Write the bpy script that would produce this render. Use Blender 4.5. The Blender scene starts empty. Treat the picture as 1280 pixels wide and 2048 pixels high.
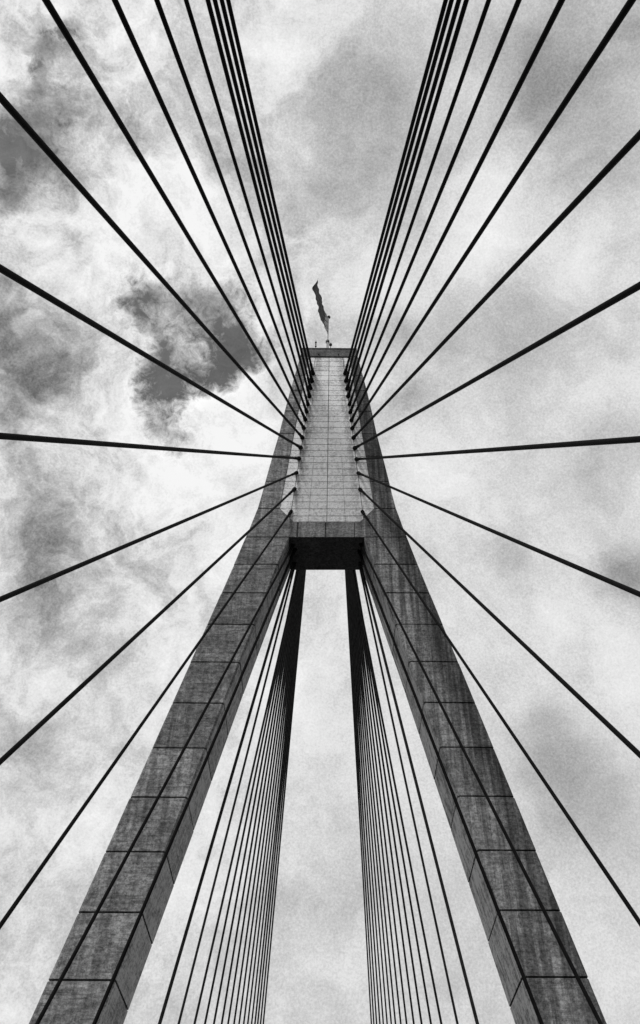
import bpy, bmesh, math, random
from mathutils import Vector, Matrix
random.seed(7)
S = bpy.context.scene
C = S.collection

# ------------------------------------------------------------------ helpers
def tag(o, label=None, cat=None, group=None, kind=None):
    if label: o['label'] = label
    if cat: o['category'] = cat
    if group: o['group'] = group
    if kind: o['kind'] = kind
    return o

def link(name, bm, mat, parent=None, smooth=False):
    me = bpy.data.meshes.new(name)
    bmesh.ops.recalc_face_normals(bm, faces=bm.faces)
    bm.to_mesh(me); bm.free()
    if smooth:
        for p in me.polygons: p.use_smooth = True
    me.materials.append(mat)
    o = bpy.data.objects.new(name, me); C.objects.link(o)
    if parent:
        o.parent = parent
        o.matrix_parent_inverse = Matrix.Translation(parent.location).inverted()
    return o

def empty(name, loc):
    o = bpy.data.objects.new(name, None); C.objects.link(o)
    o.location = loc; o.empty_display_size = 1.0
    return o

def hexa(bm, lo, hi):
    """box from 4 lower and 4 upper corners (both counter-clockwise)"""
    v = [bm.verts.new(p) for p in lo] + [bm.verts.new(p) for p in hi]
    fs = [bm.faces.new([v[3], v[2], v[1], v[0]]), bm.faces.new(v[4:8])]
    for i in range(4):
        j = (i+1) % 4
        fs.append(bm.faces.new([v[i], v[j], v[4+j], v[4+i]]))
    return fs

def slab(bm, z0, z1, xl0, xr0, xl1, xr1, y0, y1, y0b=None, y1b=None):
    y0b = y0 if y0b is None else y0b; y1b = y1 if y1b is None else y1b
    return hexa(bm, [W(xl0, y0, z0), W(xr0, y0, z0), W(xr0, y1, z0), W(xl0, y1, z0)],
                    [W(xl1, y0b, z1), W(xr1, y0b, z1), W(xr1, y1b, z1), W(xl1, y1b, z1)])

def tube(bm, pts, radii, n=14, cap=True):
    rings = []
    for i, p in enumerate(pts):
        p = Vector(p)
        a = Vector(pts[max(i-1, 0)]); b = Vector(pts[min(i+1, len(pts)-1)])
        d = (b-a).normalized()
        ref = Vector((0, 0, 1)) if abs(d.z) < .95 else Vector((0, 1, 0))
        u = d.cross(ref).normalized(); v = u.cross(d)
        rings.append([bm.verts.new(p + radii[i]*(math.cos(t)*u + math.sin(t)*v))
                      for t in [2*math.pi*k/n for k in range(n)]])
    for r0, r1 in zip(rings, rings[1:]):
        for k in range(n):
            bm.faces.new([r0[k], r0[(k+1) % n], r1[(k+1) % n], r1[k]])
    if cap:
        bm.faces.new(rings[0][::-1]); bm.faces.new(rings[-1])

def interp(tab, z):
    if z <= tab[0][0]: return tab[0][1]
    for (a, u), (b, v) in zip(tab, tab[1:]):
        if z <= b: return u + (v-u)*(z-a)/(b-a)
    return tab[-1][1]

# small shear added to the pylon's shape to offset the camera fit error
def W(x, y, z):
    dz = max(-.125, min(.125, .018*x))
    dx = -.0022*max(0., z-30.)
    return Vector((x+dx, y, z+dz))

# ------------------------------------------------------------------ materials
class N:
    """tiny node-graph writer"""
    def __init__(s, tree): s.t = tree; s.n = tree.nodes; s.l = tree.links
    def new(s, t, **kw):
        n = s.n.new(t)
        for k, v in kw.items(): setattr(n, k, v)
        return n
    def put(s, sock, v):
        if hasattr(v, 'is_output'): s.l.new(v, sock)
        else: sock.default_value = v
    def m(s, op, a, b=0., c=None, clamp=False):
        n = s.new('ShaderNodeMath', operation=op, use_clamp=clamp)
        s.put(n.inputs[0], a); s.put(n.inputs[1], b)
        if c is not None: s.put(n.inputs[2], c)
        return n.outputs[0]
    def vm(s, op, a, b=(0, 0, 0), scale=None):
        n = s.new('ShaderNodeVectorMath', operation=op)
        s.put(n.inputs[0], a); s.put(n.inputs[1], b)
        if scale is not None: s.put(n.inputs['Scale'], scale)
        return n.outputs[1] if op in ('DOT_PRODUCT', 'LENGTH') else n.outputs[0]
    def noise(s, vec, scale, detail=2., rough=.5, dist=0., color=False):
        n = s.new('ShaderNodeTexNoise')
        s.put(n.inputs['Vector'], vec); n.inputs['Scale'].default_value = scale
        n.inputs['Detail'].default_value = detail; n.inputs['Roughness'].default_value = rough
        n.inputs['Distortion'].default_value = dist
        return n.outputs['Color'] if color else n.outputs['Fac']
    def rng(s, v, a, b, c, d, smooth=False):
        n = s.new('ShaderNodeMapRange', interpolation_type='SMOOTHSTEP' if smooth else 'LINEAR')
        s.put(n.inputs['Value'], v)
        for k, q in zip(('From Min', 'From Max', 'To Min', 'To Max'), (a, b, c, d)): s.put(n.inputs[k], q)
        return n.outputs[0]
    def gray(s, v):
        n = s.new('ShaderNodeCombineColor')
        for i in range(3): s.l.new(v, n.inputs[i])
        return n.outputs[0]
    def scaled(s, vec, sx, sy, sz):
        return s.vm('MULTIPLY', vec, (sx, sy, sz))

def mat(name, rough=.8, spec=.3):
    m = bpy.data.materials.new(name); m.use_nodes = True
    b = m.node_tree.nodes['Principled BSDF']
    b.inputs['Roughness'].default_value = rough
    b.inputs['Specular IOR Level'].default_value = spec
    return m, b, N(m.node_tree)

def concrete(name, base, streak, board, seed, outer=None, grain=1.):
    m, b, g = mat(name, .92, .15)
    co = g.new('ShaderNodeTexCoord').outputs['Object']
    co2 = g.vm('ADD', co, (seed*13.1, seed*7.7, seed*3.3))
    fine = g.noise(co2, 4.6, 5., .85)
    fine = g.rng(fine, .36, .64, 1-.5*grain, 1+.6*grain)
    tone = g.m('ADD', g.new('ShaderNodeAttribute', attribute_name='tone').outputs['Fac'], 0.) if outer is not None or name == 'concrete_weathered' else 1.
    blot = g.rng(g.noise(g.scaled(co2, .45, .45, .9), 1., 5., .6), .3, .7, .72, 1.25)
    lines = g.rng(g.noise(g.scaled(co2, .5, .5, 3.4), 1., 4., .7, .6), .35, .65, 1-board, 1+board*.8)
    st = g.noise(g.scaled(co2, 2.0, 2.0, .07), 1., 4., .65)
    st = g.rng(st, .42, .58, 1-streak, 1+streak*.9)
    st2 = g.noise(g.scaled(co2, 5.5, 5.5, .22), 1., 3., .6)
    st2 = g.rng(st2, .35, .65, 1-streak*.45, 1+streak*.5)
    # thin lime runs, broken by patches
    lime = g.noise(g.scaled(co2, 3.2, 3.2, .10), 1., 3., .55)
    lime = g.m('MULTIPLY', g.rng(lime, .60, .68, 0., 1.), g.rng(g.noise(g.scaled(co2, .6, .6, .35), 1., 2.), .45, .6, 0., 1.))
    lime = g.m('ADD', 1., g.m('MULTIPLY', lime, streak*1.7))
    # form-board lines: only height decides where, patches decide how strong
    fb = g.noise(g.vm('ADD', g.scaled(co2, .012, .012, 1.15), (3., 1., 0.)), 1., 3., .8)
    fb = g.rng(g.m('ABSOLUTE', g.m('SUBTRACT', fb, .5)), 0., .022, 1., 0.)
    fb = g.m('MULTIPLY', fb, g.rng(g.noise(g.scaled(co2, .8, .8, 1.1), 1., 3.), .42, .6, 0., 1.))
    fb = g.m('SUBTRACT', 1., g.m('MULTIPLY', fb, board*1.9))
    # formwork board grain: short sideways smears
    sm = g.rng(g.noise(g.scaled(co2, 1.1, 1.1, 7.), 1., 4., .7, .8), .38, .62, 1-board*.8, 1+board*.8)
    # hair cracks and damp edges
    crk = g.noise(g.scaled(co2, 1.1, 1.1, 1.3), 1., 5., .55, 1.2)
    crk = g.m('ABSOLUTE', g.m('SUBTRACT', crk, .5))
    crk = g.rng(crk, 0., .012, .78, 1.)
    v = fine
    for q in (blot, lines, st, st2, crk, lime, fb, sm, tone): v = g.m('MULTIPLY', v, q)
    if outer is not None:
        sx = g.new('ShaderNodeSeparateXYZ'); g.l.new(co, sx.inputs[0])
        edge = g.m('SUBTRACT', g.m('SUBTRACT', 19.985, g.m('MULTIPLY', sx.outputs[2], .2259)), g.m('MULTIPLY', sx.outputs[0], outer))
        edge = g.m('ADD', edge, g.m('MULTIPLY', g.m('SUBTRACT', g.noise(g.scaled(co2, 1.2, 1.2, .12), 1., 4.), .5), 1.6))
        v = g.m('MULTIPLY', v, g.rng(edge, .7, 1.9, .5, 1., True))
    v = g.m('MULTIPLY', g.m('POWER', v, 1.2), base)
    v = g.m('MINIMUM', v, .5)
    g.l.new(g.gray(v), b.inputs['Base Color'])
    bp = g.new('ShaderNodeBump'); bp.inputs['Strength'].default_value = .35; bp.inputs['Distance'].default_value = .02
    g.l.new(g.noise(co2, 9., 4., .7), bp.inputs['Height']); g.l.new(bp.outputs[0], b.inputs['Normal'])
    return m

M_left = concrete('concrete_weathered', .195, .17, .20, 1.)
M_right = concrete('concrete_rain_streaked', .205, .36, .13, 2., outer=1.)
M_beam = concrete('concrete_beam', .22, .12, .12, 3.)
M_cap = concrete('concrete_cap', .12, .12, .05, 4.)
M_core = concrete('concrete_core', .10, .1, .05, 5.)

def tiles():
    m, b, g = mat('pale_aggregate_tile', .85, .2)
    co = g.new('ShaderNodeTexCoord').outputs['Object']
    tone = g.new('ShaderNodeAttribute', attribute_name='tone').outputs['Fac']
    sp = g.noise(co, 5.0, 5., .9)
    sp = g.rng(sp, .38, .58, .48, 1.28)
    bl = g.rng(g.noise(co, .9, 4., .6), .3, .7, .86, 1.08)
    # rust-dark runs below the cable sockets
    sx = g.new('ShaderNodeSeparateXYZ'); g.l.new(co, sx.inputs[0])
    ax = g.m('ADD', 1.78, g.m('MULTIPLY', g.m('SUBTRACT', 83.3, sx.outputs[2]), .0643))
    xx = g.m('ABSOLUTE', g.m('ADD', sx.outputs[0], .09))
    d = g.m('SUBTRACT', ax, xx)
    run = g.noise(g.scaled(co, 2.2, 1., .45), 1., 4., .6)
    run = g.m('ADD', d, g.m('MULTIPLY', g.m('SUBTRACT', run, .5), 2.2))
    stain = g.m('MULTIPLY', g.rng(run, -.15, .15, 0., 1., True), g.rng(run, .15, 1.0, 1., 0., True))
    stain = g.m('MULTIPLY', stain, g.rng(sx.outputs[2], 60., 66., .35, 1.))
    v = g.m('MULTIPLY', g.m('MULTIPLY', sp, bl), g.m('SUBTRACT', 1., g.m('MULTIPLY', stain, .42)))
    v = g.m('MULTIPLY', g.m('MULTIPLY', v, tone), .92)
    v = g.m('MINIMUM', v, .93)
    g.l.new(g.gray(v), b.inputs['Base Color'])
    return m
M_tile = tiles()

def plain(name, val, rough, spec=.5, var=.15, metal=0.):
    m, b, g = mat(name, rough, spec)
    b.inputs['Metallic'].default_value = metal
    co = g.new('ShaderNodeTexCoord').outputs['Object']
    v = g.m('MULTIPLY', g.rng(g.noise(co, 3., 3.), .3, .7, 1-var, 1+var), val)
    g.l.new(g.gray(v), b.inputs['Base Color'])
    return m
M_cable = plain('black_cable_sheath', .005, .7, .06, .5)
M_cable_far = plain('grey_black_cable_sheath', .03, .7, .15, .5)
M_sock = plain('black_steel_socket', .004, .7, .06)
M_pole = plain('grey_painted_pole', .33, .45)
M_ball = plain('dark_metal', .03, .35)
M_water = plain('harbour_water', .03, .15)

def flagmat():
    m, b, g = mat('flag_cloth', .8, .2)
    co = g.new('ShaderNodeTexCoord').outputs['UV']
    sx = g.new('ShaderNodeSeparateXYZ'); g.l.new(co, sx.inputs[0])
    dark = g.m('MULTIPLY', g.rng(g.noise(co, 9., 3.), .3, .7, .7, 1.3), .07)
    hoist = g.rng(g.m('ADD', sx.outputs[0], g.m('MULTIPLY', g.m('SUBTRACT', g.noise(co, 6., 2.), .5), .12)), .16, .22, 1., 0., True)
    st = g.m('ADD', .12, g.m('MULTIPLY', g.m('GREATER_THAN', g.m('SINE', g.m('MULTIPLY', sx.outputs[1], 34.)), .1), .45))
    mx = g.m('ADD', g.m('MULTIPLY', hoist, st), g.m('MULTIPLY', g.m('SUBTRACT', 1., hoist), dark))
    g.l.new(g.gray(mx), b.inputs['Base Color'])
    return m
M_flag = flagmat()

def roadmat():
    m, b, g = mat('asphalt', .9, .3)
    co = g.new('ShaderNodeTexCoord').outputs['Object']
    sx = g.new('ShaderNodeSeparateXYZ'); g.l.new(co, sx.inputs[0])
    v = g.m('MULTIPLY', g.rng(g.noise(co, 14., 4., .8), .3, .7, .7, 1.3), .05)
    g.l.new(g.gray(v), b.inputs['Base Color'])
    return m
M_road = roadmat()

# ------------------------------------------------------------------ the pylon
XO = [(-30, 14.), (-4, 20.89), (56.4, 7.245), (57.3, 7.05), (58.3, 6.86), (60.1, 6.5), (62., 6.27), (64., 6.05), (68., 5.58),
      (71.8, 5.1), (76., 4.7), (79.9, 4.28), (84., 3.76), (86.95, 3.4)]
XI = [(-30, 10.2), (-4, 17.01), (56.05, 3.40), (58.1, 3.05), (60., 4.47), (86.95, 2.41)]
DP = [(-30, 6.9), (42., 4.33), (56., 4.3), (88.7, 3.3)]
JOINTS = [-20., -12.1, -4.4, -.54, 3.31, 7.16, 11.01, 14.86] + [18.71+3.85*n for n in range(8)] + \
         [49.15, 52.55, 56.03, 59.95, 63.95, 67.95, 71.75, 75.8, 79.8, 82.9]
PYLON_BASE = Vector((0, 2.2, -30))
tower = tag(empty('bridge_tower', PYLON_BASE), 'tall concrete A shaped bridge pylon with pale tiled facade between its leaning legs', 'bridge tower')

def leg(s, m):
    bm = bmesh.new()
    rings = []
    def ring(z, ins, off, offy):
        xo = interp(XO, z)+off-ins; xi = interp(XI, z)+ins - off*.6; y0 = ins+offy; y1 = interp(DP, z)-ins
        c = .14 if z < 55 else .03
        pts = [(xi+c, y0), (xo-c, y0), (xo, y0+c), (xo, y1-c), (xo-c, y1), (xi+c, y1), (xi, y1-c), (xi, y0+c)]
        rings.append([bm.verts.new(W(s*x, y, z)) for x, y in pts])
    zs = [-30.]+JOINTS+[86.95]
    extra = [57.3, 58.1, 58.3, 60.1, 62., 64.5, 77.9, 84.9]
    for i in range(len(zs)-1):
        a, b = zs[i], zs[i+1]
        off = random.uniform(-.02, .02) if a < 56 else 0.; oy = random.uniform(-.012, .012) if a < 56 else 0.
        lo = a + (.06 if i else 0); hi = b - (.06 if i < len(zs)-2 else 0)
        if i:
            ring(a-.06+.004, .15, 0, 0); ring(lo-.004, .15, 0, 0)
        ring(lo, 0, off, oy)
        for e in extra:
            if lo+.1 < e < hi-.1: ring(e, 0, off, oy)
        ring(hi, 0, off, oy)
    for r0, r1 in zip(rings, rings[1:]):
        for k in range(8): bm.faces.new([r0[k], r0[(k+1) % 8], r1[(k+1) % 8], r1[k]])
    bm.faces.new(rings[0]); bm.faces.new(rings[-1])
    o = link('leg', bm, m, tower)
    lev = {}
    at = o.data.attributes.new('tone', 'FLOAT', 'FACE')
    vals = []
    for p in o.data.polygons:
        z = p.center.z
        k = sum(1 for q in JOINTS if q < z)
        if k not in lev: lev[k] = random.uniform(.86, 1.12)
        groove = any(abs(z - dzz - q) < .07 for q in JOINTS for dzz in (-.125, 0, .125) if p.area < 1.2)
        t = lev[k]
        if abs(p.normal.x) > .75 and p.center.x*s < interp(XI, z)+.6: t *= 1.75     # smoother, less stained cast face; light on it also painted into the tone
        if z > 58.5: t *= 1.12
        vals.append(.25 if (p.area < .9 and abs(p.normal.z) < .5 and groove) else t)
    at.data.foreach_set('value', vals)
    return o
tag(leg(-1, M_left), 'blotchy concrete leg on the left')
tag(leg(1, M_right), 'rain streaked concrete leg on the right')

# cross beam under the facade, three cast blocks with open joints
bm = bmesh.new()
def beam_x(z): return interp(XI, z)
dpb = 4.3
zz = (56.05, 58.10)
for a, b in ((-9, -2.76), (-2.60, -.16), (-.03, 2.52), (2.58, 9)):
    l0, r0 = max(a, -3.40), min(b, 3.40); l1, r1 = max(a, -3.05), min(b, 3.05)
    slab(bm, 56.04, 58.12, l0, r0, l1, r1, -.004, .099)
beam = link('cross_beam', bm, M_beam, tower)
bm = bmesh.new()
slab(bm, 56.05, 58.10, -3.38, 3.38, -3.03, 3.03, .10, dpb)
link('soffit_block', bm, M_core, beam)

# core wall and tiles
bm = bmesh.new()
for a, b in ((58.12, 60.), (60., 86.93)):
    xa, xb = interp(XI, a+1e-4)+.1, interp(XI, b)+.1
    slab(bm, a, b, -xa, xa, -xb, xb, .205, interp(DP, a)-.2, .205, interp(DP, b)-.2)
link('core_wall', bm, M_core, tower)
bm = bmesh.new()
lay = bm.faces.layers.float.new('tone') if False else None
tones = []
zc = [58.13] + [59.+k for k in range(28)] + [86.93]
def ax(z): return 1.85+(83.3-z)*.0643
for a, b in zip(zc, zc[1:]):
    gh = .045; gv = .03
    lo, hi = a+gh, b-gh
    row = random.uniform(.95, 1.04)
    cuts = [-1e3, 'a-', 0., 'a+', 1e3] if a > 67 else [-1e3, 'a-', 'h-', 0., 'h+', 'a+', 1e3]
    def cut(q, z):
        if q == 'a-': return -ax(z)
        if q == 'a+': return ax(z)
        if q == 'h-': return -ax(z)*.5
        if q == 'h+': return ax(z)*.5
        lim = interp(XI, z)+.0
        return max(-lim, min(lim, q))
    for p, q in zip(cuts, cuts[1:]):
        g0 = 0 if p == -1e3 else (gv if p in ('a-', 'a+', 0.) else gv*.45)
        g1 = 0 if q == 1e3 else (gv if q in ('a-', 'a+', 0.) else gv*.45)
        e0 = .012 if p == -1e3 else 0; e1 = .012 if q == 1e3 else 0
        l0, r0 = cut(p, lo)+g0+e0, cut(q, lo)-g1-e1
        l1, r1 = cut(p, hi)+g0+e0, cut(q, hi)-g1-e1
        if r0-l0 < .02 or r1-l1 < .02: continue
        y = .10+random.uniform(-.004, .004)
        fs = slab(bm, lo, hi, l0, r0, l1, r1, y, .2)
        tones += [row*random.uniform(.88, 1.07)*(1.1 if p == -1e3 or q == 1e3 else 1.)]*len(fs)
o = link('facade_cladding', bm, M_tile, tower)
at = o.data.attributes.new('tone', 'FLOAT', 'FACE')
at.data.foreach_set('value', tones)

# cap
bm = bmesh.new()
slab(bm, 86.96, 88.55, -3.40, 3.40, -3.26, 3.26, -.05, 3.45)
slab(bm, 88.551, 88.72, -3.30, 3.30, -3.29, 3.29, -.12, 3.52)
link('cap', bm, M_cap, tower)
bm = bmesh.new()
tube(bm, [W(-1.25, -.05, 87.25), W(-1.25, -.28, 87.2)], [.07, .07], 10)
spout = link('drain_spout', bm, M_ball, tower)
sp2 = spout.copy(); C.objects.link(sp2); sp2.parent = tower; sp2.matrix_parent_inverse = spout.matrix_parent_inverse.copy(); sp2.location.x = 2.35

# ------------------------------------------------------------------ stay cables
NEAR = {
-1 : [[-1.94, 0.0, 83.24, -134.4], [-2.02, 0.0, 81.68, -132.0], [-2.15, 0.0, 80.25, -129.8], [-2.22, 0.0, 78.61, -127.7], [-2.34, 0.0, 77.06, -117.2], [-2.45, 0.0, 75.67, -106.7], [-2.55, 0.0, 74.21, -96.5], [-2.66, 0.0, 72.68, -86.2], [-2.76, 0.0, 71.01, -76.0], [-2.88, 0.0, 69.3, -65.8], [-2.98, 0.0, 67.48, -55.7], [-3.15, -0.0, 65.2, -45.9], [-3.24, 0.0, 62.71, -36.1], [-3.44, 0.0, 59.44, -26.2], [-3.13, 1.04, 56.0, -16.5], [-2.94, 1.55, 56.0, -6.7]] ,
1 : [[1.75, 0.0, 83.37, -125.5], [1.84, 0.0, 81.78, -124.1], [1.97, 0.0, 80.22, -122.3], [2.07, 0.0, 78.73, -120.3], [2.2, 0.0, 77.18, -111.4], [2.28, 0.0, 75.69, -102.3], [2.39, 0.0, 74.22, -93.4], [2.46, 0.0, 72.75, -84.2], [2.58, -0.0, 71.12, -75.0], [2.7, 0.0, 69.35, -65.6], [2.83, 0.0, 67.5, -56.1], [2.99, 0.0, 65.28, -46.7], [3.11, 0.0, 62.8, -37.1], [3.28, 0.0, 59.54, -27.3], [3.08, 0.87, 56.0, -17.3], [2.97, 1.77, 56.0, -6.9]] ,
}
FAR = {-1 : [[-0.95, 2.84, 83.31, 150.6], [-1.03, 2.89, 81.73, 141.2], [-1.1, 2.95, 80.23, 132.2], [-1.18, 3.01, 78.67, 124.3], [-1.26, 3.06, 77.12, 115.3], [-1.33, 3.11, 75.68, 106.0], [-1.4, 3.17, 74.22, 97.1], [-1.48, 3.22, 72.72, 88.0], [-1.56, 3.28, 71.06, 79.1], [-1.65, 3.34, 69.32, 69.8], [-1.74, 3.41, 67.49, 61.0], [-1.85, 3.49, 65.24, 51.6], [-1.98, 3.58, 62.75, 42.3], [-2.14, 3.7, 59.49, 32.8], [-2.94, 3.31, 56.0, 23.6], [-3.11, 3.31, 56.0, 13.9]],
1 : [[0.7, 2.84, 83.31, 185.6], [0.78, 2.89, 81.73, 173.7], [0.86, 2.95, 80.23, 161.7], [0.95, 3.01, 78.67, 148.8], [1.03, 3.06, 77.12, 136.6], [1.1, 3.11, 75.68, 124.5], [1.18, 3.17, 74.22, 113.0], [1.26, 3.22, 72.72, 102.5], [1.35, 3.28, 71.06, 90.9], [1.44, 3.34, 69.32, 79.8], [1.54, 3.41, 67.49, 68.1], [1.66, 3.49, 65.24, 57.2], [1.79, 3.58, 62.75, 46.1], [1.96, 3.7, 59.49, 35.6], [2.97, 3.21, 56.0, 26.0], [3.11, 3.21, 56.0, 14.8]]}
DN = [.232, .232, .232, .232, .205, .21, .212, .212, .215, .218, .205, .178, .178, .158, .165, .19]
DF = [.19]*4 + [.175]*8 + [.17, .17, .165, .215]
ORD = ['first', 'second', 'third', 'fourth', 'fifth', 'sixth', 'seventh', 'eighth', 'ninth', 'tenth', 'eleventh',
       'twelfth', 'thirteenth', 'fourteenth', 'fifteenth', 'sixteenth']
for near, TAB, DI in ((True, NEAR, DN), (False, FAR, DF)):
    for s in (-1, 1):
        side = 'left' if s < 0 else 'right'
        for i in range(16):
            x, y, z, yd = TAB[s][i]
            A = Vector((x, y, z)); B = Vector((15.*s, yd, -1.5))
            d = (B-A).normalized(); L = (B-A).length
            r = DI[i]/2*1.13
            bm = bmesh.new()
            k = 40
            pts = []
            for j in range(k+1):
                t = j/k
                p = A.lerp(B, t)
                p.z -= .0004*L*4*t*(1-t)
                pts.append(p)
            tube(bm, pts, [r]*(k+1), 16)
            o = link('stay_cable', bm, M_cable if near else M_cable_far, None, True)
            if near:
                if i < 14:
                    lab = "black cable whose socket is the %s from top on the pale facade's %s side" % (ORD[i], side)
                elif i == 14:
                    lab = "thick cable from under the beam crossing the %s leg's front, outer of two" % side
                else:
                    lab = "thick cable from under the beam along the %s leg's inner edge, inner of two" % side
                tag(o, lab, 'stay cable', 'cables fanning over the viewer on the %s' % side)
                # anchor pipe and socket, a part of the cable
                bm = bmesh.new()
                if i < 14:
                    st = A - d*.12
                    prof = [(0, r*1.9), (.22, r*1.9), (.24, r*1.72), (.75, r*1.62), (1.0, r*1.3), (1.02, r*1.24), (2.6, r*1.22), (2.75, r*1.03)]
                else:
                    st = A - d*.1
                    prof = [(0, r*1.6), (.3, r*1.6), (.6, r*1.3), (2.0, r*1.2), (2.1, r*1.03)]
                tube(bm, [st+d*q[0] for q in prof], [q[1] for q in prof], 16)
                link('anchor_socket', bm, M_sock, o, True)
            else:
                n = ORD[15-i]
                frm = 'outer edge' 
                lab = 'thin far cable, %s from the %s in the %s fan behind the tower' % (n, 'left' if s < 0 else 'right', side)
                tag(o, lab, 'stay cable', 'cables running away behind the tower on the %s' % side)

# ------------------------------------------------------------------ flag and fittings on the cap
PX, PY = -.36, 1.4
root = tag(empty('flagpole', (PX, PY, 88.72)), 'thin pale flagpole with dark ball on top of the tower', 'flagpole')
bm = bmesh.new(); tube(bm, [(PX, PY, 88.72), (PX, PY, 92.6), (PX+.02, PY, 92.65), (PX+.06, PY, 98.6)], [.16, .15, .09, .05], 14)
link('pole', bm, M_pole, root, True)
bm = bmesh.new(); tube(bm, [(PX, PY, 92.45), (PX, PY, 92.5), (PX, PY, 92.85), (PX, PY, 92.9)], [.17, .24, .24, .12], 14)
link('collar', bm, M_ball, root, True)
bm = bmesh.new(); bmesh.ops.create_uvsphere(bm, u_segments=18, v_segments=12, radius=.24)
for v in bm.verts: v.co += Vector((PX+.08, PY, 98.85))
link('ball_finial', bm, M_ball, root, True)

def flag():
    bm = bmesh.new(); uv = bm.loops.layers.uv.new('UVMap')
    nu, nv = 90, 26
    ht, hb = Vector((-.33, 1.38, 98.4)), Vector((-.36, 1.38, 94.5))
    ft, fb = Vector((-1.86, -4.2, 98.5)), Vector((-1.95, -4.4, 94.3))
    nrm = Vector((.97, -.25, 0)).normalized()
    grid = []
    for i in range(nu+1):
        u = i/nu; col = []
        for j in range(nv+1):
            v = j/nv
            p = hb.lerp(fb, u).lerp(ht.lerp(ft, u), v)
            amp = .085*min(1., u*3.0)
            w = amp*math.sin(u*9.5 + v*1.9 + .6) + amp*.5*math.sin(u*19. - v*3.6 + 1.) + amp*.22*math.sin(u*41+v*9)
            w -= .22*math.sin(math.pi*u)*(.8+.2*v)
            w += (v-.5)*.08*min(1., u*4)
            if u > .88: w += (u-.88)*2.6*math.sin(v*7.5+1.)
            p = p + nrm*w
            p.z -= .25*u*u + .18*math.sin(u*8)*u*(1-v)
            p.y += .12*math.sin(v*5.)*u
            p += nrm*(.02*math.sin(u*63+v*13)+.04*math.sin(u*31-v*15))*min(1., u*5)
            p.z += (v-.5)*(.35*math.sin(u*17.+1.)+.08*math.sin(u*47.))*min(1., u*4)
            col.append(bm.verts.new(p))
        grid.append(col)
    for i in range(nu):
        for j in range(nv):
            f = bm.faces.new([grid[i][j], grid[i+1][j], grid[i+1][j+1], grid[i][j+1]])
            for l, (a, b) in zip(f.loops, ((i, j), (i+1, j), (i+1, j+1), (i, j+1))): l[uv].uv = (a/nu, b/nv)
    o = link('flag', bm, M_flag, None, True)
    so = o.modifiers.new('thickness', 'SOLIDIFY'); so.thickness = .012; so.offset = 0
    tag(o, 'dark rippling flag blowing toward the viewer from the flagpole', 'flag')
flag()

root = tag(empty('lightning_rod', (-1.78, .6, 88.72)), 'short thin rod with dark beads standing left of the flagpole', 'rod')
bm = bmesh.new(); tube(bm, [(-1.78, .6, 88.72), (-1.78, .6, 91.75), (-1.78, .6, 91.9)], [.035, .03, .01], 8)
link('rod', bm, M_ball, root, True)
for q, r in ((89.75, .1), (90.25, .13), (90.75, .1), (91.15, .13)):
    bm = bmesh.new(); bmesh.ops.create_uvsphere(bm, u_segments=12, v_segments=8, radius=r)
    for v in bm.verts: v.co.z *= 1.3; v.co += Vector((-1.78, .6, q))
    link('insulator', bm, M_ball, root, True)
root = tag(empty('warning_lamp', (.02, .6, 88.72)), 'small dark mushroom lamp on thin post right of the flagpole', 'lamp')
bm = bmesh.new(); tube(bm, [(.02, .6, 88.72), (.02, .6, 90.6)], [.05, .04], 10)
link('post', bm, M_ball, root, True)
bm = bmesh.new(); tube(bm, [(.02, .6, 90.45), (.02, .6, 90.55), (.02, .6, 90.7), (.02, .6, 90.95), (.02, .6, 91.05)], [.06, .19, .2, .12, .03], 14)
link('lamp_head', bm, M_ball, root, True)

# ------------------------------------------------------------------ deck and water below the viewer
bm = bmesh.new()
hexa(bm, [(-16, -170, -3.6), (16, -170, -3.6), (16, 240, -3.6), (-16, 240, -3.6)],
         [(-16, -170, -1.6), (16, -170, -1.6), (16, 240, -1.6), (-16, 240, -1.6)])
tag(link('road', bm, M_road), kind='structure')
bm = bmesh.new()
vs = [bm.verts.new(p) for p in ((-4000, -4000, -29.5), (4000, -4000, -29.5), (4000, 4000, -29.5), (-4000, 4000, -29.5))]
bm.faces.new(vs)
tag(link('water', bm, M_water), kind='structure')

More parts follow.
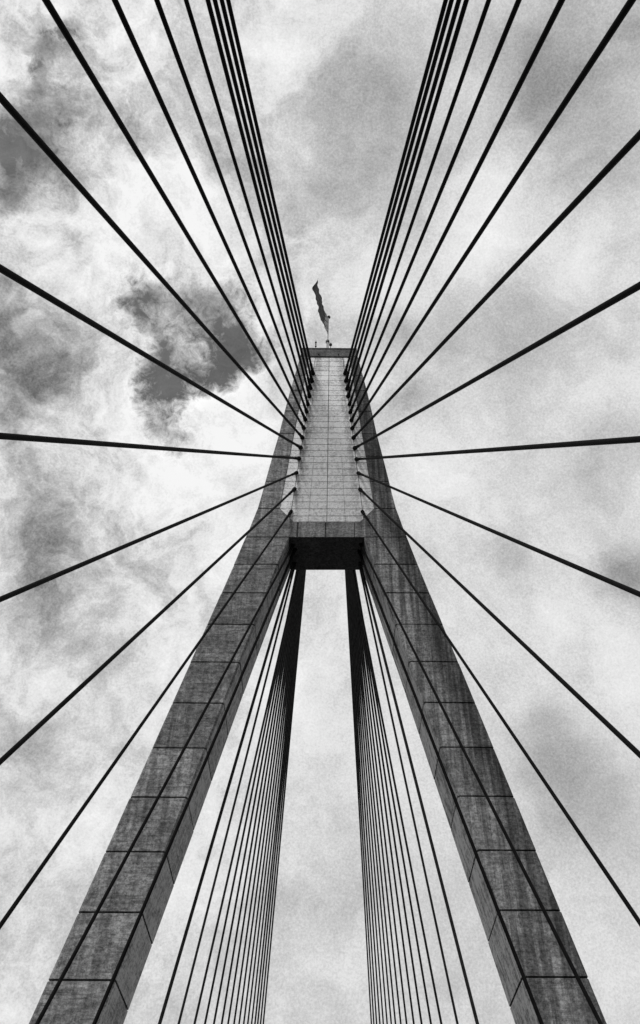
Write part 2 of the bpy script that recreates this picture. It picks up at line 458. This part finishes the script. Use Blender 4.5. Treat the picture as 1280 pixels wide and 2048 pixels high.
# ------------------------------------------------------------------ sky: broken grey cloud over dark clear sky
SUN_EL, SUN_AZ = math.radians(46), math.radians(212)   # azimuth from +Y clockwise: behind the viewer
HOLES = [(-0.3347, 0.3225, 0.8854, 0.02, 0.85),
    (-0.3507, 0.2901, 0.8904, 0.0277, 0.6),
    (-0.3359, 0.3515, 0.8739, 0.0194, 0.6),
    (-0.295, 0.2298, 0.9274, 0.0145, 0.8),
    (-0.2996, 0.2466, 0.9216, 0.0115, 0.5),
    (-0.2898, 0.2091, 0.934, 0.02, 0.35),
    (-0.3275, 0.301, 0.8956, 0.0236, 0.4),
    (-0.3161, 0.3423, 0.8848, 0.0244, 0.4),
    (-0.338, 0.3716, 0.8647, 0.0197, 0.3),
    (-0.3071, 0.2676, 0.9133, 0.0255, 0.45),
    (-0.2626, 0.2103, 0.9417, 0.0248, 0.42),
    (-0.2875, 0.2976, 0.9104, 0.0288, 0.55),
    (-0.2649, 0.2659, 0.9269, 0.0236, 0.45),
    (-0.3126, 0.3112, 0.8975, 0.0191, 0.4),
    (-0.2931, 0.3264, 0.8987, 0.0171, 0.4),
    (-0.3184, 0.2842, 0.9043, 0.0187, 0.4),
    (-0.206, 0.5182, 0.8301, 0.0177, 0.95),
    (-0.1818, 0.536, 0.8244, 0.0202, 1.05),
    (-0.1539, 0.5287, 0.8347, 0.0214, 1.05),
    (-0.1285, 0.5159, 0.847, 0.0226, 0.95),
    (-0.0974, 0.5149, 0.8517, 0.0193, 0.8),
    (-0.1198, 0.4922, 0.8622, 0.0225, 0.5),
    (-0.1333, 0.4673, 0.874, 0.0305, 0.32),
    (-0.1664, 0.4679, 0.868, 0.0275, 0.42),
    (-0.1052, 0.4515, 0.8861, 0.0304, 0.25),
    (-0.2119, 0.5401, 0.8145, 0.0167, 0.4),
    (-0.2199, 0.4589, 0.8608, 0.0205, 0.6),
    (-0.2157, 0.4855, 0.8472, 0.0164, 0.5),
    (-0.1947, 0.504, 0.8414, 0.0166, 0.5),
    (-0.1986, 0.5578, 0.8058, 0.0169, 0.65),
    (-0.195, 0.579, 0.7916, 0.0203, 0.7),
    (-0.1796, 0.5966, 0.7821, 0.0148, 0.5),
    (-0.204, 0.4603, 0.864, 0.0217, 0.4),
    (-0.0689, 0.5084, 0.8583, 0.0171, 0.5),
    (-0.1978, 0.4417, 0.8751, 0.0216, 0.3),
    (-0.2361, 0.4669, 0.8522, 0.0135, 0.3),
    (-0.0377, 0.3941, 0.9183, 0.0206, 0.22),
    (-0.1944, 0.2985, 0.9344, 0.0149, 0.2),
    (-0.1808, 0.4933, 0.8509, 0.0249, 0.28),
    (-0.1559, 0.4878, 0.8589, 0.0222, 0.2),
    (-0.2242, 0.4395, 0.8698, 0.0267, 0.25),
    (-0.0059, 0.4892, 0.8721, 0.0238, 0.22),
    (-0.0318, 0.4771, 0.8783, 0.0169, 0.12),
    (0.0938, 0.5487, 0.8308, 0.0242, 0.22),
    (0.2138, 0.6779, 0.7034, 0.0257, 0.1)]
SHADE = [(-0.1276, 0.4603, 0.8785, 0.0332, -0.12),
    (-0.1571, 0.5592, 0.814, 0.0341, 0.08),
    (-0.2573, 0.474, 0.8421, 0.0268, 0.08),
    (-0.066, 0.4768, 0.8765, 0.0225, 0.0),
    (-0.0377, 0.3941, 0.9183, 0.0173, -0.1),
    (-0.0058, 0.4917, 0.8708, 0.0256, -0.12),
    (0.0432, 0.4979, 0.8662, 0.0285, -0.08),
    (-0.2578, 0.5712, 0.7793, 0.0099, -0.12),
    (-0.2007, 0.3142, 0.9279, 0.0175, -0.12),
    (0.0909, 0.5489, 0.831, 0.0242, -0.16),
    (0.0749, 0.4989, 0.8634, 0.0216, -0.1),
    (-0.294, 0.3128, 0.9032, 0.0435, -0.1),
    (-0.3371, 0.3626, 0.8688, 0.0293, -0.12),
    (-0.282, 0.2178, 0.9344, 0.036, -0.08),
    (-0.3316, 0.623, 0.7085, 0.0481, -0.2),
    (-0.3157, 0.6709, 0.671, 0.0485, -0.18),
    (-0.3032, 0.719, 0.6254, 0.0537, -0.16),
    (-0.3391, 0.5082, 0.7917, 0.0418, -0.17),
    (-0.35, 0.4518, 0.8206, 0.0356, -0.16),
    (-0.2845, 0.5078, 0.8131, 0.0375, -0.1),
    (-0.2399, 0.7535, 0.6121, 0.0439, -0.1),
    (-0.3028, 0.8053, 0.5097, 0.0461, -0.15),
    (-0.2891, 0.83, 0.4769, 0.0354, -0.1),
    (-0.3022, 0.8667, 0.3969, 0.0381, -0.08),
    (-0.345, 0.5339, 0.7719, 0.0419, -0.1),
    (0.0167, 0.3357, 0.9418, 0.0629, -0.14),
    (0.0365, 0.2745, 0.9609, 0.0603, -0.08),
    (-0.027, 0.2757, 0.9609, 0.0301, -0.04),
    (0.1249, 0.3313, 0.9352, 0.0415, -0.03),
    (0.2138, 0.2384, 0.9474, 0.0476, -0.17),
    (0.2489, 0.28, 0.9272, 0.0536, -0.15),
    (0.2886, 0.1981, 0.9367, 0.0314, -0.15),
    (0.2979, 0.3156, 0.9009, 0.0442, -0.06),
    (-0.2123, 0.2729, 0.9383, 0.0387, -0.08),
    (-0.1027, 0.3408, 0.9345, 0.0365, -0.1),
    (0.191, 0.5039, 0.8424, 0.084, -0.08),
    (0.1506, 0.479, 0.8648, 0.0447, -0.06),
    (0.2669, 0.8486, 0.4569, 0.0614, -0.1),
    (0.2415, 0.8118, 0.5316, 0.043, -0.14),
    (0.2858, 0.8183, 0.4987, 0.0521, -0.07),
    (0.3398, 0.6673, 0.6628, 0.0324, -0.22),
    (0.2138, 0.6779, 0.7034, 0.0343, -0.14),
    (0.3039, 0.6142, 0.7283, 0.0496, -0.09),
    (0.3001, 0.8827, 0.3616, 0.0331, -0.07),
    (0.0267, 0.9162, 0.3999, 0.0306, -0.06),
    (0.2308, 0.909, 0.3471, 0.0382, 0.04),
    (-0.0582, 0.2488, 0.9668, 0.0343, 0.12),
    (-0.1916, 0.2082, 0.9591, 0.0277, 0.1),
    (-0.2321, 0.3962, 0.8883, 0.0417, 0.14),
    (-0.2953, 0.432, 0.8522, 0.0466, 0.12),
    (-0.1815, 0.3336, 0.9251, 0.0357, 0.12),
    (-0.148, 0.4062, 0.9017, 0.0429, 0.1),
    (-0.1119, 0.5857, 0.8028, 0.0404, 0.12),
    (-0.1906, 0.6336, 0.7498, 0.057, 0.1),
    (-0.1059, 0.6229, 0.7751, 0.0465, 0.06),
    (-0.2711, 0.5915, 0.7593, 0.033, 0.04),
    (-0.0546, 0.4477, 0.8925, 0.0445, 0.08),
    (0.1814, 0.3699, 0.9112, 0.058, 0.12),
    (0.1636, 0.4196, 0.8928, 0.0489, 0.1),
    (0.2791, 0.4066, 0.8699, 0.0366, 0.08),
    (0.0588, 0.4458, 0.8932, 0.0334, 0.1),
    (0.1395, 0.6312, 0.763, 0.0698, 0.05),
    (0.1042, 0.6069, 0.7879, 0.0467, 0.05),
    (0.2713, 0.493, 0.8267, 0.0436, 0.02),
    (0.0026, 0.8126, 0.5828, 0.0682, 0.07),
    (0.2776, 0.728, 0.6268, 0.0441, 0.12),
    (0.3222, 0.7449, 0.5842, 0.0428, 0.12),
    (0.1691, 0.7209, 0.6721, 0.0575, 0.04),
    (-0.1422, 0.8357, 0.5305, 0.1091, 0.03),
    (0.1894, 0.8672, 0.4605, 0.0314, 0.05),
    (-0.252, 0.7877, 0.5621, 0.0429, 0.05),
    (-0.3227, 0.7646, 0.5578, 0.0364, 0.06)]
w = bpy.data.worlds.new('World'); S.world = w; w.use_nodes = True
g = N(w.node_tree)
for n in list(g.n): g.n.remove(n)
out = g.new('ShaderNodeOutputWorld'); bg = g.new('ShaderNodeBackground'); g.l.new(bg.outputs[0], out.inputs[0])
bg.inputs['Strength'].default_value = .1
w.cycles.sampling_method = 'MANUAL'; w.cycles.sample_map_resolution = 256
sky = g.new('ShaderNodeTexSky', sky_type='NISHITA', sun_disc=False)
sky.sun_elevation = SUN_EL; sky.sun_rotation = SUN_AZ; sky.altitude = 20.
sepc = g.new('ShaderNodeSeparateColor'); g.l.new(sky.outputs[0], sepc.inputs[0])
clear = g.m('MULTIPLY', sepc.outputs[0], 1.45)     # red-filtered black and white: blue sky goes dark
d0 = g.new('ShaderNodeTexCoord').outputs['Generated']
wa = g.vm('SUBTRACT', g.noise(d0, 4., 3., .55, 0., True), (.5, .5, .5))
wb = g.vm('SUBTRACT', g.noise(d0, 17., 4., .6, 0., True), (.5, .5, .5))
dw = g.vm('ADD', d0, g.vm('SCALE', wa, (0, 0, 0), .07))
dw = g.vm('ADD', dw, g.vm('SCALE', wb, (0, 0, 0), .06))
dw = g.vm('NORMALIZE', dw)
def blobs(lst, start):
    acc = start
    for (x, y, z, sg, am) in lst:
        dt = g.vm('DOT_PRODUCT', dw, (x, y, z))
        e = g.m('EXPONENT', g.m('MULTIPLY', g.m('SUBTRACT', dt, 1.), 2./sg**2))
        acc = g.m('MULTIPLY_ADD', e, am, acc)
    return acc
H = blobs(HOLES, 0.)
V = blobs(SHADE, .825)
sdx = g.new('ShaderNodeSeparateXYZ'); g.l.new(dw, sdx.inputs[0])
west = g.rng(sdx.outputs[0], -.30, .12, 1., 0., True)           # the cloud is more broken to the left
low = g.rng(sdx.outputs[2], .45, .75, .5, 1., True)              # smoother layer towards the horizon
soft = g.noise(dw, 6., 3., .5)
puff = g.noise(dw, 12., 10., .68, .4)
wisp = g.noise(d0, 26., 10., .72, .9)
fray = g.noise(d0, 75., 7., .7, .5)
film_grain = g.noise(d0, 420., 2., .7)                    # fine noise put into the sky colour to imitate film grain
V = g.m('ADD', V, g.m('MULTIPLY', g.m('SUBTRACT', soft, .5), .22))
V = g.m('ADD', V, g.m('MULTIPLY', g.m('SUBTRACT', puff, .5), g.m('MULTIPLY', low, g.m('MULTIPLY_ADD', west, .78, .30))))
bil = g.noise(dw, 7.5, 6., .6, 1.1)                      # billows
bil = g.m('ABSOLUTE', g.m('SUBTRACT', bil, .5))
V = g.m('ADD', V, g.m('MULTIPLY', g.m('SUBTRACT', .075, bil), g.m('MULTIPLY', low, g.m('MULTIPLY_ADD', west, .75, .25))))
near = g.rng(H, .03, .45, 0., 1.)
V = g.m('ADD', V, g.m('MULTIPLY', g.m('SUBTRACT', wisp, .5), g.m('ADD', g.m('MULTIPLY', near, .6), g.m('MULTIPLY_ADD', west, .22, .08))))
V = g.m('ADD', V, g.m('MULTIPLY', g.m('SUBTRACT', film_grain, .5), .25))
V = g.m('ADD', V, g.m('MULTIPLY', g.m('SUBTRACT', fray, .5), g.m('ADD', g.m('MULTIPLY', near, .35), g.m('MULTIPLY_ADD', west, .08, .05))))
V = g.m('SUBTRACT', V, g.m('MULTIPLY', g.m('MAXIMUM', g.m('SUBTRACT', V, .88), 0.), .4))   # cloud tops never quite burn out
V = g.m('MINIMUM', g.m('MAXIMUM', V, .40), .965)
V = g.m('ADD', V, g.m('MULTIPLY', g.m('MULTIPLY', near, g.rng(H, .25, .6, 1., 0.)), .09))     # bright rims round the gaps
Hn = g.m('ADD', H, g.m('MULTIPLY', g.m('SUBTRACT', wisp, .5), g.m('MULTIPLY', near, 1.5)))
Hn = g.m('ADD', Hn, g.m('MULTIPLY', g.m('SUBTRACT', puff, .5), g.m('MULTIPLY', near, 1.6)))
Hn = g.m('ADD', Hn, g.m('MULTIPLY', g.m('SUBTRACT', fray, .5), g.m('MULTIPLY', near, 2.3)))
mask = g.rng(Hn, .26, 1.02, 0., .97)
cloud = g.m('MULTIPLY', g.m('POWER', V, 2.2), 10.)
veil = g.m('MULTIPLY', clear, g.m('ADD', g.rng(wisp, .3, .7, .8, 1.35), g.m('MULTIPLY', g.m('SUBTRACT', film_grain, .5), .25)))
lc = g.m('POWER', cloud, .45); lv = g.m('POWER', veil, .45)     # thin edges thin out gradually
mixv = g.m('POWER', g.m('ADD', g.m('MULTIPLY', lc, g.m('SUBTRACT', 1., mask)), g.m('MULTIPLY', lv, mask)), 2.2222)
# darker land and water haze below the horizon
sxx = g.new('ShaderNodeSeparateXYZ'); g.l.new(d0, sxx.inputs[0])
up = g.rng(sxx.outputs[2], -.02, .03, .08, 1.)
g.l.new(g.gray(g.m('MULTIPLY', mixv, up)), bg.inputs['Color'])

sun = bpy.data.lights.new('sun', 'SUN'); sun.energy = 1.5; sun.angle = math.radians(14); sun.color = (1, 1, 1)
so = bpy.data.objects.new('sun', sun); C.objects.link(so)
sd = Vector((math.sin(SUN_AZ)*math.cos(SUN_EL), math.cos(SUN_AZ)*math.cos(SUN_EL), math.sin(SUN_EL)))
so.rotation_euler = sd.to_track_quat('Z', 'Y').to_euler(); so.location = sd*200

# ------------------------------------------------------------------ camera
F, PITCH, YAW, ROLL = 1698.0, 0.84012762, 0.02520952, -0.00578715
fw = Vector((math.sin(YAW)*math.cos(PITCH), math.cos(YAW)*math.cos(PITCH), math.sin(PITCH)))
rt = Vector((math.cos(YAW), -math.sin(YAW), 0)); up_ = rt.cross(fw)
r2 = math.cos(ROLL)*rt + math.sin(ROLL)*up_; u2 = -math.sin(ROLL)*rt + math.cos(ROLL)*up_
cam = bpy.data.cameras.new('camera'); co = bpy.data.objects.new('camera', cam); C.objects.link(co)
cam.sensor_fit = 'VERTICAL'; cam.sensor_height = 24.; cam.lens = F/2048*24.
cam.shift_x = -48.864/2048
cam.clip_start = .1; cam.clip_end = 20000
Rm = Matrix((r2, u2, -fw)).transposed().to_4x4()
co.matrix_world = Matrix.Translation((.2341, -53.2774, 0)) @ Rm
S.camera = co
S.view_settings.view_transform = 'Standard'; S.view_settings.look = 'None'
S.view_settings.exposure = 0; S.view_settings.gamma = 1; S.view_settings.use_curve_mapping = False
S.cycles.max_bounces = 6
